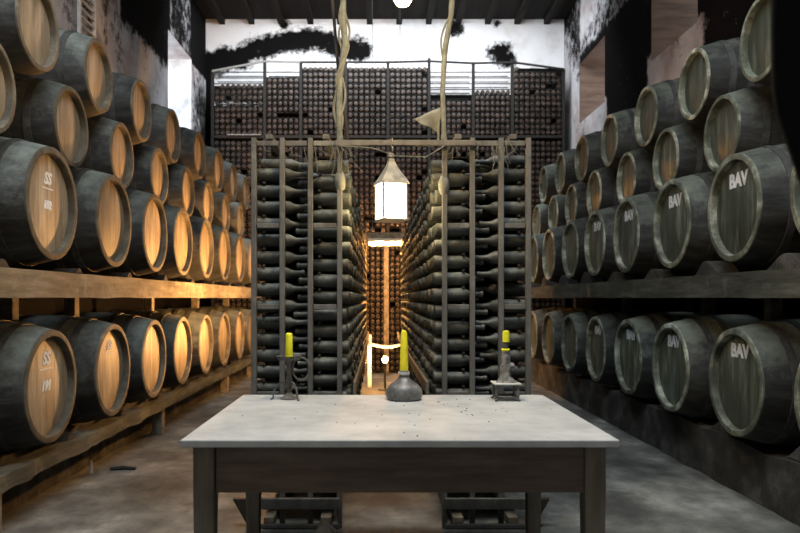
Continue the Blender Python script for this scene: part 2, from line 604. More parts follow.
tag(MB().box(XL - .2, XR + .2, -1.72, -1.6, 0, ZC).obj('wall_front', M['plaster_side'], smooth=False), kind='structure')
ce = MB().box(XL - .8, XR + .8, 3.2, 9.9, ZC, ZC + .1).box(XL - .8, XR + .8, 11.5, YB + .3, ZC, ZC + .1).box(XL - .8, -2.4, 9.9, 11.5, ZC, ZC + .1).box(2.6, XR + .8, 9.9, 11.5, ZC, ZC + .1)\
    .box(XL - .8, XR + .8, -1.7, .6, ZC, ZC + .1).box(XL - .8, -2.2, .6, 3.2, ZC, ZC + .1).box(2.4, XR + .8, .6, 3.2, ZC, ZC + .1).obj('ceiling', M['ceil'], smooth=False)  # openings left for the two added overhead fill lights
tag(ce, kind='structure')
for k in range(12):
    x = XL + .3 + k * .53
    r_ = MB().box(x - .05, x + .05, 11.55, YB - .01, ZC - .10, ZC - .002).obj('ceiling_rafter', M['ceil'], smooth=False)
    tag(r_, kind='structure')
for k, y in enumerate((4.04, 1.2575)):
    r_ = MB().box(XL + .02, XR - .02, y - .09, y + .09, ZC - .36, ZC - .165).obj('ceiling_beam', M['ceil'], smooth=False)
    tag(r_, kind='structure')

# ------------------------------------------------------------------ barrels
LARGE = dict(L=1.05, rh=.338, rb=.410, hr=.300)
SMALL = dict(L=.95, rh=.264, rb=.346, hr=.234)
S = .98


def brad(d, x):
    u = (x + d['L'] / 2) / (d['L'] / 2)
    return d['rh'] + (d['rb'] - d['rh']) * (1 - abs(u) ** 2.1)


def barrel_proto(d, side):
    """parts around the empty at the resting point; the head looks along local +X"""
    L, zc = d['L'], d['rb']
    st = M['stave'] if side == 'left' else M['stave_right']
    root = bpy.data.objects.new('wine_barrel', None)
    root.empty_display_size = .1
    C.objects.link(root)
    hr, rh = d['hr'], d['rh']
    prof = [(-L, hr)] + [(-L + (L - .012) * i / 16, brad(d, -L + (L - .012) * i / 16)) for i in range(17)] + [(-.012, hr + .012), (-.055, hr + .010)]
    seg = 72

    def wob(t, a):                                     # the staves: shallow joints every 15 degrees
        k = round(a / (2 * PI) * seg) % 3
        return -.008 if k == 0 else 0
    MB().lathe(prof, seg, 'X', cz=zc, wob=wob).obj('body', st, root, angle=60)
    rim = MB()
    rp = [(-.053, hr), (-.053, hr + .009), (-.013, hr + .011), (-.013, rh + .004), (-.003, rh + .003), (0, rh - .004), (0, hr + .005), (-.005, hr + .001)]
    k_ = len(rp)
    vs = [(t, r * math.cos(2 * PI * q / 56), r * math.sin(2 * PI * q / 56) + zc) for t, r in rp for q in range(56)]
    rim.add(vs, [(i * 56 + q, i * 56 + (q + 1) % 56, ((i + 1) % k_) * 56 + (q + 1) % 56, ((i + 1) % k_) * 56 + q) for i in range(k_) for q in range(56)])
    rim.obj('chime', M['chime_tan' if side == 'left' else 'chime_olive'], root)
    hd = MB().lathe([(-.054, hr + .004), (-.047, hr + .003), (-.043, hr - .006)], 56, 'X', cz=0).obj('head', M['head_tan' if side == 'left' else 'head_olive'], root, loc=(0, 0, zc))
    for f in (.17, .30, .70, .83):
        x = -L * f
        MB().ring(x - .022, x + .022, brad(d, x) - .012, brad(d, x), brad(d, x - .022) + .005, brad(d, x + .022) + .005, cz=zc).obj('hoop', M['hoop'], root)
    return root


def find(o, nm):
    return [c for c in o.children if c.name.split('.')[0] == nm][0]


CHALK = {}


def chalk(barrel, txt, size, z, hr, shear=0, line=False, y=0.0):
    hd = find(barrel, 'head')
    key = (txt, size, shear, line)
    if key not in CHALK:
        vs, fs = text_mesh(txt, size, shear)
        mb = MB()
        mb.add([(p[2], p[0], p[1]) for p in vs], fs)
        if line:
            mb.box(-.001, .001, -size * .75, size * .75, -size * .62, -size * .54)
        CHALK[key] = mb.mesh('chalk_lettering', M['chalk'], smooth=False)
    o = bpy.data.objects.new('lettering', CHALK[key])
    C.objects.link(o)
    o.parent = hd
    o.location = (-.041, y, z)
    o['label'] = 'white chalk lettering'


XF = {'left': {'low': -1.97, 'up': -2.07}, 'right': {'low': 2.26, 'up': 2.42}}
Y0 = {'left': 4.32, 'right': 4.52}
Z0 = .355            # ledge top
Z3 = CZ + .163       # beam top where the large barrels rest
zc3 = Z3 + LARGE['rb']
sep = LARGE['rb'] + SMALL['rb'] - .012
zc2 = zc3 + math.sqrt((sep + .012) ** 2 - (S / 2) ** 2) + .008
zc1 = zc2 + math.sqrt((2 * SMALL['rb']) ** 2 - (S / 2) ** 2) + .008

ROWNAME = {
    0: ('large', 'on the {s} ledge'),
    3: ('large', 'lying on the {s} timber beam'),
    2: ('small', 'in the lower small-barrel row on the {s}'),
    1: ('small', 'in the topmost row on the {s}'),
}
n_b = 0
for side in ('left', 'right'):
    rz = 0 if side == 'left' else PI
    protos = {'large': barrel_proto(LARGE, side), 'small': barrel_proto(SMALL, side)}
    used = set()
    for row in (0, 3, 2, 1):
        size, where = ROWNAME[row]
        d = LARGE if size == 'large' else SMALL
        zc = {0: Z0 + LARGE['rb'], 3: zc3, 2: zc2, 1: zc1}[row]
        first = {0: 0, 3: -1, 2: 0, 1: 0}[row] if side == 'left' else {0: -1, 3: -1, 2: -1, 1: 0}[row]
        off = {0: 0, 3: 0, 2: -S / 2 if side == 'left' else S / 2, 1: 0}[row]
        cnt = 0
        for i in range(first, 8 if row != 1 else 8):
            y = Y0[side] + off + S * i
            if y > 11.3:
                break
            if size not in used:
                b = protos[size]
                used.add(size)
            else:
                b = copy_tree(protos[size])
            jx = random.uniform(-.015, .015)
            b.location = (XF[side]['low' if size == 'large' else 'up'] + jx, y, zc - d['rb'])
            b.rotation_euler = (0, 0, rz + (random.uniform(-.012, .012)))
            b['category'] = 'barrel'
            b['group'] = {0: 'large barrels on the %s ledge', 3: 'large barrels on the %s beam', 2: 'lower row of small barrels on the %s', 1: 'top row of small barrels on the %s'}[row] % side
            cnt += 1
            mark = ''
            if side == 'right' and row in (0, 3) and i <= 3:
                chalkmark = ', chalked BAV'
                mark = chalkmark if i >= 0 else ''
            if side == 'left' and row == 0 and i in (0, 1):
                mark = ', chalked SS'
            tone = 'grey' if side == 'right' else ('orange-lit' if i >= 1 else 'dusty')
            b['label'] = '%s %s barrel %s, %s from the front%s' % (size, tone, where.format(s=side), ORD[cnt - 1], mark)
            b['n_row'] = '%s%d.%d' % (side, row, i)
            n_b += 1
BAR = {o['n_row']: o for o in bpy.data.objects if 'n_row' in o}
for o in BAR.values():
    del o['n_row']
for i in range(0, 4):
    chalk(BAR['right0.%d' % i], 'BAV', .120, .195, .28)
    chalk(BAR['right3.%d' % i], 'BAV', .125, .175, .28)
chalk(BAR['left0.0'], 'SS', .105, .165, .28, .2, True)
chalk(BAR['left0.0'], '191', .08, .0, .28, .2)
chalk(BAR['left0.1'], 'SS', .095, .18, .28, .2, True)
chalk(BAR['left3.0'], 'SS', .10, .15, .28, .25, True)
chalk(BAR['left3.0'], '152', .065, -.01, .28, .2)

# ------------------------------------------------------------------ stands the barrels lie on
for side, sg in (('left', -1), ('right', 1)):
    xf = XF[side]['low']
    xo = sg * .001
    # stone ledge
    xa, xb = sorted(((xf + sg * .27) if side == 'left' else 2.40, sg * 3.05 if side == 'left' else 3.3))
    lg = jitter(grid_box(xa, xb, 2.0, 12.15, .0, Z0 - .004, .1), .012 if side == 'left' else .025, 3.5)
    lg.v = [(p[0], p[1], min(p[2], Z0 - .003) if p[2] > .02 else 0.0) for p in lg.v]
    o = lg.obj('stone_ledge', M['stone'], angle=50)
    tag(o, 'long grimy stone ledge under the lower row of barrels on the %s' % side, 'ledge')
    if side == 'left':
        rl = jitter(jitter(grid_box(-2.16, -2.02, 2.0, 12.1, Z0 - .105, Z0 - .01, .07), .014, 4), .010, 14)
        o = rl.obj('ledge_rail', M['grey_green_timber'], angle=50)
        tag(o, 'rough timber rail running along the front of the left stone ledge', 'rail')
        for k, y in enumerate((3.83, 6.8, 9.75, 11.7)):
            q = MB().box(-2.15, -2.05, y - .05, y + .05, 0, Z0 - .105).obj('rail_post', M['timber'], smooth=False, bevel=.008)
            tag(q, 'short timber post under the left ledge rail, %s from the front' % ORD[k], 'post', 'short posts under the left rail')
    # beams
    for nm, dx0, dx1, top, mat, what in (('barrel_beam', .02, .20, Z3, 'timber', 'front'), ('barrel_beam', .45, .60, Z3 - .002, 'dark_timber', 'middle'),
                                         ('barrel_beam', .85, 1.0, Z3, 'dark_timber', 'rear')):
        xa, xb = sorted((xf + sg * dx0, xf + sg * dx1))
        bm_ = jitter(grid_box(xa, xb, 2.1, 12.12, CZ + .002 if what == 'front' else CZ + .02, top, .14), .007 if what == 'front' else 0, 4)
        if what == 'front':
            bm_.v = [(p[0], p[1], min(p[2], Z3 + .006 * mnoise.noise(Vector((p[1] * 2, 0, 0)))) if p[2] > CZ + .1 else p[2]) for p in bm_.v]
        o = bm_.obj(nm, M['grey_green_timber' if side == 'right' and mat == 'timber' else mat], angle=50)
        tag(o, '%s timber beam carrying the upper stack of barrels on the %s' % ({'front': 'thick dusty front', 'middle': 'dark middle', 'rear': 'dark rear'}[what], side), 'beam')
    # posts between the lower barrels
    for k in range(6):
        y = Y0[side] + S * (-.5 + 1.0 * (k if k < 2 else 2 * k - 2))
        if y > 11.8:
            break
        for j, dx in enumerate((.525,)):
            xx = xf + sg * dx
            q = MB().box(xx - .045, xx + .045, y - .045, y + .045, Z0 - .006, CZ + .02).obj('beam_post', M['timber'], smooth=False, bevel=.006)
            tag(q, 'thin timber post between lower barrels carrying the %s beams, %s from the front' % (side, ORD[k]), 'post', 'posts under the %s beams' % side)
    # chocks between neighbouring barrels, on ledge and beam
    for row, base in ((0, Z0 - .006), (3, Z3 - .004)):
        for i in range(-1, 7):
            y = Y0[side] + S * (i + .5)
            h = (.085 + .05 * R()) if side == 'right' else (.04 + .03 * R())
            w = (.2 + .05 * R()) if side == 'right' else .07 + .04 * R()
            x0 = xf + sg * (.05 if row == 3 else (.10 if side == 'left' else .18))
            x1 = x0 + sg * .16
            xa, xb = sorted((x0, x1))
            pts = [(-w, 0), (w, 0)] + [(w * q, h * (.5 + .5 * math.cos(PI * q)) ** .8) for q in (.85, .7, .55, .4, .25, .1, -.1, -.25, -.4, -.55, -.7, -.85)]
            ck = MB()
            n_ = len(pts)
            ck.add([(xa, y + a, base + b) for a, b in pts] + [(xb, y + a, base + b) for a, b in pts],
                   [tuple(range(n_)), tuple(range(2 * n_ - 1, n_ - 1, -1))] + [(j, j + n_, (j + 1) % n_ + n_, (j + 1) % n_) for j in range(n_)])
            o = ck.obj('wooden_chock', M['stone'] if side == 'right' else M['dark_timber'], smooth=False, bevel=.012)
            tag(o, 'low wedge chock %s, %s gap from the front' % (('on the %s stone ledge between large barrels' if row == 0 else 'on the %s front beam between large barrels') % side, ORD[i + 1]), 'chock',
                'chocks between the barrels of the %s %s' % (side, 'ledge' if row == 0 else 'beam'))

# ------------------------------------------------------------------ aisle bottle racks
BOTTLE = [(0, .030), (.004, .0365), (.012, .038), (.175, .038), (.195, .034), (.215, .022), (.232, .0155), (.278, .0145), (.28, .0175), (.298, .0175), (.30, .013)]
BOT_MESH = []
for k in range(3):
    s_ = (1.0, .97, 1.03)[k]
    BOT_MESH.append(MB().lathe([(t * s_, r * (1, 1.02, .97)[k]) for t, r in BOTTLE], 18, 'X').mesh('wine_bottle', M['bottle'], True, 50))
LOW = [(0, .030), (.006, .037), (.18, .037), (.215, .021), (.235, .015), (.30, .0155)]

NROW, PITCH, ZTOP = 20, .0945, CZ + .80
YF = 4.03
COLP = .091
stuff = MB()
RACKS = [
    # name, posts X, [(stack name, base X, direction)], aisle stack index
    ('left', (-.702, -.542, -.383, -.217), (('outer', -.712, 1, 0.0), ('aisle-side', -.165, -1, -.045))),
    ('right', (.377, .534, .697, .851), (('aisle-side', .318, 1, -.03), ('outer', .866, -1, .0))),
]
n_ind = 0
for side, posts, stacks in RACKS:
    root = empty('bottle_rack', (sum(posts) / 4, YF, 0), 'tall dusty wooden bottle rack on the %s of the lantern aisle' % side, 'bottle rack', 'racks along the lantern aisle')
    ox, oy = root.location.x, root.location.y

    def P(mb, name, mat=M['rack'], bevel=.003):
        mb.v = [(p[0] - ox, p[1] - oy, p[2]) for p in mb.v]
        return mb.obj(name, mat, root, smooth=False, bevel=bevel)
    ztop = CZ + .905
    for x in posts:
        P(MB().box(x - .014, x + .014, YF - .02, YF + .02, 0, ztop), 'post')
    for (xa, xb) in ((posts[0], posts[1]), (posts[2], posts[3])):
        for z in (ztop - .03, CZ + .41, CZ - .05, CZ - .545):
            P(MB().box(xa + .017, xb - .017, YF - .012, YF + .012, z - .014, z + .014), 'rung')
    P(MB().box(posts[1] + .017, posts[2] - .017, YF - .012, YF + .012, ztop - .045, ztop - .015), 'rung')
    # foot boards and sloping feet
    P(MB().box(posts[0], posts[3], YF - .05, YF - .021, CZ - 1.185, CZ - 1.125), 'foot_board', M['rack'])
    P(MB().box(posts[0], posts[3], YF - .04, YF - .021, .005, .03), 'foot_board', M['rack'])
    so = posts[0] if side == 'left' else posts[3]
    sg = -1 if side == 'left' else 1
    P(MB().prism([(so + sg * .018, .005), (so + sg * .03, .005), (so + sg * .12, .165), (so + sg * .018, .165)], YF - .018, YF + .018), 'foot_brace', M['dark_timber'])
    # inner posts, every thirteen columns, in a column of their own
    for k in range(1, 6):
        y = YF + .065 + COLP * (13 * k)
        for x in ((posts[0] + .08), (posts[3] - .08)):
            P(MB().box(x - .02, x + .02, y - .02, y + .02, 0, ztop), 'post')
    yend = YF + .065 + COLP * 65 + .03
    # top beams and floor beams
    for x in (posts[0] + .08, posts[3] - .08):
        P(MB().box(x - .02, x + .02, YF + .021, yend, ztop + .001, ztop + .03), 'top_rail')
        P(MB().box(x - .03, x + .03, YF + .022, yend, .0, .05), 'floor_rail', M['timber'])
    xa = posts[3] - .02 if side == 'left' else posts[0] + .02
    kick = MB()
    P(kick.add([(xa, YF + .03, .05), (xa, yend, .05), (xa + (.05 if side == 'left' else -.05), yend, .36), (xa + (.05 if side == 'left' else -.05), YF + .03, .36),
                (xa - .015, YF + .03, .05), (xa - .015, yend, .05), (xa + (.035 if side == 'left' else -.065), yend, .36), (xa + (.035 if side == 'left' else -.065), YF + .03, .36)],
               [(0, 1, 2, 3), (7, 6, 5, 4), (0, 4, 5, 1), (1, 5, 6, 2), (2, 6, 7, 3), (3, 7, 4, 0)]), 'kick_board', M['timber'])
    for sname, bx, dr, dz in stacks:
        aisle = sname == 'aisle-side'
        for r in range(NROW):
            z = ZTOP - r * PITCH + dz
            # the two battens each layer lies on
            for rx, rr in ((.06, .038), (.17, .038)):
                X = bx + dr * rx
                P(MB().box(X - .007, X + .007, YF + .03, yend, z - rr - .013, z - rr - .001), 'batten', M['dark_timber'], 0)
            for c in range(65):
                if c % 13 == 0 and c:
                    continue
                if aisle and z < .40 and c > 0:
                    continue
                if z < .1:
                    continue
                miss = R() < (.07 if r else .4)
                if miss:
                    continue
                y = YF + .068 + COLP * c
                push = random.uniform(-.012, .014)
                if c < (6 if aisle else 2):
                    ob = bpy.data.objects.new('wine_bottle', random.choice(BOT_MESH))
                    C.objects.link(ob)
                    ob.location = (bx + dr * push, y, z + random.uniform(0, .003))
                    ob.rotation_euler = (random.uniform(0, 6.28), random.uniform(-.022, .022), (0 if dr > 0 else PI) + random.uniform(-.05, .05))
                    tag(ob, 'dusty bottle lying in the %s rack, %s stack, %s layer down, %s from the front' % (side, sname, ORD[r], ORD[c]), 'bottle',
                        'bottles in the %s rack, %s stack' % (side, sname))
                    n_ind += 1
                else:
                    stuff.lathe([(t * dr, q) for t, q in LOW], 8, 'X', cx=bx + dr * push, cy=y, cz=z)
o = stuff.obj('wine_bottles', M['bottle'], angle=50)
tag(o, 'mass of dusty bottles deeper in the two aisle racks behind the front bottles', 'bottles', kind='stuff')
print('individual bottles', n_ind, 'barrels', n_b)

cb = MB().box(-.24, .55, YF - .052, YF - .022, CZ + .855, CZ + .885).obj('cross_bar', M['rack'], smooth=False, bevel=.003)
tag(cb, 'grey cross bar bridging the tops of both bottle racks above the lantern', 'bar')

# ------------------------------------------------------------------ wall rack at the back
YW = 12.28
WX = lambda px: (px - VX) * YW / F
WZ = lambda py: CZ + (VY - py) * YW / F
wr = empty('wall_bottle_rack', (0, YW, 0), 'huge dark wall rack of bottle ends filling the far end under the white wall', 'bottle rack')


def W(mb, name, mat, smooth=False):
    mb.v = [(p[0], p[1] - YW, p[2]) for p in mb.v]
    return mb.obj(name, mat, wr, smooth=smooth)


PX = [213, 265, 301, 346, 388, 429, 473, 512, 563]
TOPY = {213: 72, 265: 62, 301: 63, 346: 63, 388: 63, 429: 62, 473: 64, 512: 63, 563: 70}
for p in PX:
    W(MB().box(WX(p) - .025, WX(p) + .025, YW - .05, YW + .0, 0, WZ(TOPY[p] - (3 if p in (265, 429, 512) else 0))), 'post', M['slat'])
for a, b in zip(PX[:-1], PX[1:]):
    W(MB().beam((WX(a), YW - .065, WZ(TOPY[a] + .5)), (WX(b), YW - .065, WZ(TOPY[b] + .5)), .03, .03), 'top_rail', M['slat_grey'] if a < 300 else M['slat'])
W(MB().box(WX(212), WX(564), YW - .055, YW + .3, WZ(138.5), WZ(136)), 'shelf_board', M['slat'])
W(MB().box(WX(228), WX(262), YW - .075, YW - .056, WZ(136), WZ(135)), 'shelf_edge', M['slat_grey'])
PB, RP = .0845, .0995
wb = MB()
disc = [(0, .031), (.002, .0375), (.19, .0375), (.26, .014), (.31, .014)]
zz = []
z = .09
while z < WZ(139.5) - .05:
    zz.append(z)
    z += RP
z = WZ(135.5) + .045
while z < WZ(66):
    zz.append(z)
    z += RP
for bi, (a, b) in enumerate(zip(PX[:-1], PX[1:])):
    xa, xb = WX(a) + .03, WX(b) - .03
    sl = MB()
    for z in zz:
        py = VY - (z - CZ) * F / YW
        top = TOPY[a] + (TOPY[b] - TOPY[a]) * .5
        if py < top + 1.5:
            continue
        sl.box(xa, xb, YW - .012, YW + .012, z - .052, z - .040)
        sl.box(xa, xb, YW + .22, YW + .24, z - .052, z - .040)
        nb = int((xb - xa) / PB)
        for k in range(nb):
            x = xa + (k + .5) * (xb - xa) / nb
            px = VX + x * F / YW
            if a == 213 and (py < 86 or (101 < py < 106.5 and k % 2) or (R() < .03)):
                continue
            if a == 265 and (py < 77 or (115.5 < py < 121 and px > 280)):
                continue
            if a == 429 and py < 99:
                continue
            if a == 473 and py < 92:
                continue
            if a in (301, 346, 388) and py < 67.5:
                continue
            if a == 512 and py < 68 + (px - 512) * .16:
                continue
            if R() < .035:
                continue
            if py > 150 and not (330 < px < 440) and not (px < 262 or px > 520) and R() < .5:
                continue
            wb.lathe(disc, 8, 'Y', cx=x, cy=YW - .03 + random.uniform(-.012, .012), cz=z)
    W(sl, 'slat_panel', M['slat'])
o = wb.obj('wall_bottles', M['bottle_end'], angle=50)
tag(o, 'hundreds of dark bottle ends stacked in the wall rack at the far end', 'bottles', kind='stuff')

# ------------------------------------------------------------------ table
tb = empty('table', (0, 2.6, 0), 'long dusty grey-topped wooden table standing in front of the racks', 'table')
TZ = .78
MB().box(-.725, .885, 0, 1.22, TZ - .028, TZ).obj('tabletop', M['table_top'], tb, smooth=False, bevel=.004)
for nm, bx in (('apron', (-.605, .77, .058, .083)), ('apron', (-.605, .77, 1.12, 1.145)), ):
    MB().box(bx[0], bx[1], bx[2], bx[3], TZ - .208, TZ - .029).obj(nm, M['table_wood'], tb, smooth=False, bevel=.002)
for x in (-.665, .825):
    MB().box(x - .0125, x + .0125, .125, 1.075, TZ - .208, TZ - .029).obj('apron', M['table_wood'], tb, smooth=False, bevel=.002)
for x in (-.65, .81):
    for y in (.085, 1.115):
        lg = MB()
        lg.add([(x + a * w, y + b * w, z) for z, w in ((0, .032), (TZ - .21, .039), (TZ - .029, .039)) for a, b in ((-1, -1), (1, -1), (1, 1), (-1, 1))],
               [(3, 2, 1, 0), (8, 9, 10, 11)] + [(r * 4 + k, r * 4 + (k + 1) % 4, r * 4 + 4 + (k + 1) % 4, r * 4 + 4 + k) for r in (0, 1) for k in range(4)])
        lg.obj('leg', M['table_leg'], tb, smooth=False, bevel=.003)
cr = MB()
for k in range(55):
    x, y = random.uniform(-.6, .8), 2.64 + 1.1 * R() ** 1.2
    if k < 25:
        x, y = random.gauss(.35, .2), random.gauss(3.25, .2)
    if not (-.7 < x < .86 and 2.62 < y < 3.78):
        continue
    r = random.uniform(.0015, .0045)
    cr.lathe([(0, r), (r * .5, r * .9), (r * .8, r * .4)], 6, 'Z', x, y, TZ)
tag(cr.obj('crumbs', M['table_wood']), 'dark wax and cork crumbs scattered across the table top', 'crumbs', kind='stuff')

# left candlestick
cx, cy = -.458, 3.66
o = empty('candlestick', (cx, cy, TZ), 'rusty iron chamber candlestick with ring handle on the table, tall yellow candle', 'candlestick')
MB().lathe([(.03, .010), (.06, .016), (.10, .018), (.13, .012), (.18, .014), (.20, .022), (.204, .04)], 18).obj('stem', M['iron'], o)
MB().lathe([(.200, .03), (.203, .058), (.222, .064), (.220, .058), (.208, .052), (.206, .0)], 28).obj('drip_pan', M['iron'], o)
MB().tube([(.062 + .045 * math.sin(t), .0, .155 + .058 * math.cos(t)) for t in [i * 2 * PI / 20 for i in range(20)]], .006, 8, True).obj('ring_handle', M['iron'], o)
for a in (-2.9, -.9, 1.2):
    c, s = math.cos(a), math.sin(a)
    MB().tube([(.015 * c, .015 * s, .09), (.045 * c, .045 * s, .085), (.075 * c, .075 * s, .05), (.082 * c, .082 * s, .006), (.095 * c, .095 * s, .004)], .0045, 8).obj('foot', M['iron'], o)
MB().lathe([(.0, .045), (.004, .046), (.012, .034), (.035, .012)], 20).obj('base', M['iron'], o)
cn = empty('candle', (cx, cy, TZ + .207), 'tall thin yellow candle standing in the ring-handled candlestick', 'candle')
MB().lathe([(0, .0195), (.06, .0185), (.128, .018), (.133, .012)], 20).obj('wax', M['wax'], cn)
MB().tube([(0, 0, .13), (.001, 0, .143)], .002, 6).obj('wick', M['dark_rope'], cn)

# centre: squat flask with a candle
cx, cy = .133, 3.64
o = empty('squat_flask', (cx, cy, TZ), 'squat dark dusty flask with orange-lit yellow candle, middle of the table', 'flask')
MB().lathe([(0, .078), (.006, .088), (.03, .096), (.055, .092), (.08, .070), (.10, .040), (.115, .026), (.135, .022), (.147, .026), (.150, .022)], 32).obj('body', M['pot'], o)
MB().ring(0, .008, .02, .028).mesh('x', M['iron'])
MB().lathe([(.128, .0285), (.137, .0295), (.142, .0285)], 24).obj('neck_ring', M['tin'], o)
cn = empty('candle', (cx, cy, TZ + .15), 'tall yellow candle tinted as orange-lit standing in the neck of the squat flask', 'candle')
MB().lathe([(0, .022), (.10, .020), (.185, .0165), (.20, .012), (.205, .004)], 20).obj('wax', M['wax_orange_light'], cn)
MB().tube([(0, 0, .2), (.001, 0, .216)], .002, 6).obj('wick', M['dark_rope'], cn)

# right: wax covered holder on a framed tin stand
cx, cy = .652, 3.63
o = empty('candle_holder', (cx, cy, TZ), 'wax-caked candle holder on a small square tin stand, right part of table', 'candle holder')
MB().box(-.068, .068, -.068, .068, .083, .090).obj('tray', M['tin'], o, smooth=False, bevel=.002)
for sx in (-1, 1):
    for sy in (-1, 1):
        MB().tube([(sx * .05, sy * .05, .083), (sx * .056, sy * .055, .045), (sx * .05, sy * .052, .012), (sx * .062, sy * .06, .004)], [.007, .008, .008, .006], 8).obj('leg', M['iron'], o)
MB().box(-.055, .055, -.055, -.047, .012, .024).box(-.055, .055, .047, .055, .012, .024).box(-.055, -.047, -.047, .047, .012, .024).box(.047, .055, -.047, .047, .012, .024).obj('lower_frame', M['iron'], o, smooth=False)
MB().lathe([(.09, .052), (.10, .044), (.12, .030), (.15, .026), (.17, .030), (.19, .022), (.22, .024), (.235, .018), (.25, .021)], 20,
           wob=lambda t, a: .28 * mnoise.noise(Vector((math.cos(a) * 1.5, math.sin(a) * 1.5, t * 45)))).obj('wax_drips', M['grimy_wax'], o)
MB().lathe([(.248, .020), (.256, .023), (.262, .021)], 16).obj('wax_collar', M['wax'], o)
MB().lathe([(-.018, .001), (-.012, .013), (0, .018), (.012, .013), (.018, .001)], 12, 'Z', .028, -.012, .175).obj('wax_lump', M['grimy_wax'], o)
MB().lathe([(.262, .013), (.285, .0145), (.296, .016)], 14).obj('socket', M['iron'], o)
cn = empty('candle', (cx + .002, cy, TZ + .296), 'short yellow candle stub on top of the wax-caked holder', 'candle')
MB().lathe([(0, .018), (.045, .0178), (.055, .016), (.058, .008)], 18).obj('wax', M['wax'], cn)
MB().tube([(0, 0, .055), (.006, 0, .066)], .002, 6).obj('wick', M['dark_rope'], cn)

# ------------------------------------------------------------------ lantern
lx, ly = .074, YF - .037
zl = CZ + .43
o = empty('hanging_lantern', (lx, ly, zl), 'glowing glass lantern with conical metal roof hanging from the cross bar', 'lantern', rz=.32)
w = .068
for sx in (-1, 1):
    for sy in (-1, 1):
        MB().box(sx * w - .005, sx * w + .005, sy * w - .005, sy * w + .005, .012, .205).obj('corner_post', M['lantern_metal'], o, smooth=False)
MB().box(-w - .008, w + .008, -w - .008, w + .008, 0, .012).obj('base', M['lantern_metal'], o, smooth=False, bevel=.002)
for (ax, ay, bx_, by_) in ((-1, -1, 1, -1), (1, -1, 1, 1), (1, 1, -1, 1), (-1, 1, -1, -1)):
    g = MB()
    g.beam((ax * w * .93, ay * w * .93, .107), (bx_ * w * .93, by_ * w * .93, .107), .003, .188)
    g.obj('glass_pane', M['lantern_glow'], o, smooth=False)
rf = MB()
rf.add([(a * q, b * q, z) for z, q in ((.205, .082), (.213, .080), (.30, .030), (.335, .017), (.35, .017)) for a, b in ((-1, -1), (1, -1), (1, 1), (-1, 1))],
       [(3, 2, 1, 0), (16, 17, 18, 19)] + [(r * 4 + k, r * 4 + (k + 1) % 4, r * 4 + 4 + (k + 1) % 4, r * 4 + 4 + k) for r in range(4) for k in range(4)])
rf.obj('roof', M['lantern_metal'], o, smooth=False, bevel=.002)
MB().lathe([(.35, .010), (.362, .020), (.375, .018), (.385, .006)], 14).obj('finial', M['lantern_metal'], o)
MB().tube([(0, .024 * math.sin(t), .401 + .024 * math.cos(t)) for t in [i * 2 * PI / 14 for i in range(14)]], .0028, 6, True).obj('ring', M['lantern_metal'], o)
MB().tube([(0, 0, .425), (0, -.019, .432), (0, -.022, .45), (0, -.021, .462), (0, 0, .463), (0, .021, .462), (0, .022, .45)], .003, 6).obj('hook', M['lantern_metal'], o)

# ------------------------------------------------------------------ ropes, webs
def rope(name, pts, r, mat, label, cat='rope', strands=0):
    dense = []
    for a, b in zip(pts[:-1], pts[1:]):
        a, b = Vector(a), Vector(b)
        for i in range(8):
            p = a.lerp(b, i / 8)
            n_ = mnoise.noise_vector(p * 2.5) * .012
            dense.append(p + Vector((n_.x, n_.y, 0)))
    dense.append(Vector(pts[-1]))
    rs = [r * (1 + .35 * mnoise.noise(p * 9)) for p in dense]
    ob = MB().tube(dense, rs, 8).obj(name, mat)
    tag(ob, label, cat)
    for s_ in range(strands):
        q = [p + Vector((.02 * math.sin(i * .35 + s_ * 2) + (s_ - 1) * .012, .012 * math.cos(i * .4 + s_), 0)) for i, p in enumerate(dense)]
        MB().tube(q, r * .4, 6).obj('web_strand', M['web'], ob)
    return ob


yr = YF
rope('hanging_rope', [at(344, -15, yr), at(343, 20, yr), at(345, 45, yr), at(339, 75, yr), at(339, 110, yr), at(340, 141, yr)], .017, M['rope'],
     'thick cobweb-covered rope hanging to the left rack top', strands=3)
rope('hanging_string', [at(331, -15, yr + .06), at(334, 20, yr + .06), at(336, 55, yr + .06), at(338, 75, yr + .04), at(347, 128, yr + .03), at(347, 139, yr + .03)], .010, M['dark_rope'],
     'dark thin cord hanging beside the thick cobwebbed rope', 'cord')
rope('hanging_rope', [at(453, -15, yr), at(451, 15, yr), at(446, 45, yr), at(442, 90, yr), at(444, 141, yr)], .015, M['rope'],
     'single pale rope hanging down to the top of the right rack', strands=1)
rope('drooping_cord', [at(340, 146, yr - .06), at(372, 148, yr - .16), at(395, 156, yr - .16), at(425, 157, yr - .16), at(444, 146, yr - .06)], .003, M['rope'],
     'thin pale cord drooping between racks in front of the lantern chain', 'cord')
# rack uprights wrapped in web : knots
for nm, px, py, lab in (('web_knot', 340, 182, 'grey web knot around the aisle post of the left rack'), ('web_knot', 444, 186, 'grey web knot around the aisle post of the right rack')):
    p = at(px, py, YF)
    k = MB().lathe([(-.05, .020), (-.035, .027), (-.01, .033), (.02, .031), (.04, .025), (.055, .019)], 14)
    tag(jitter(k, .006, 30).obj(nm, M['web'], None, p), lab, 'cobweb')
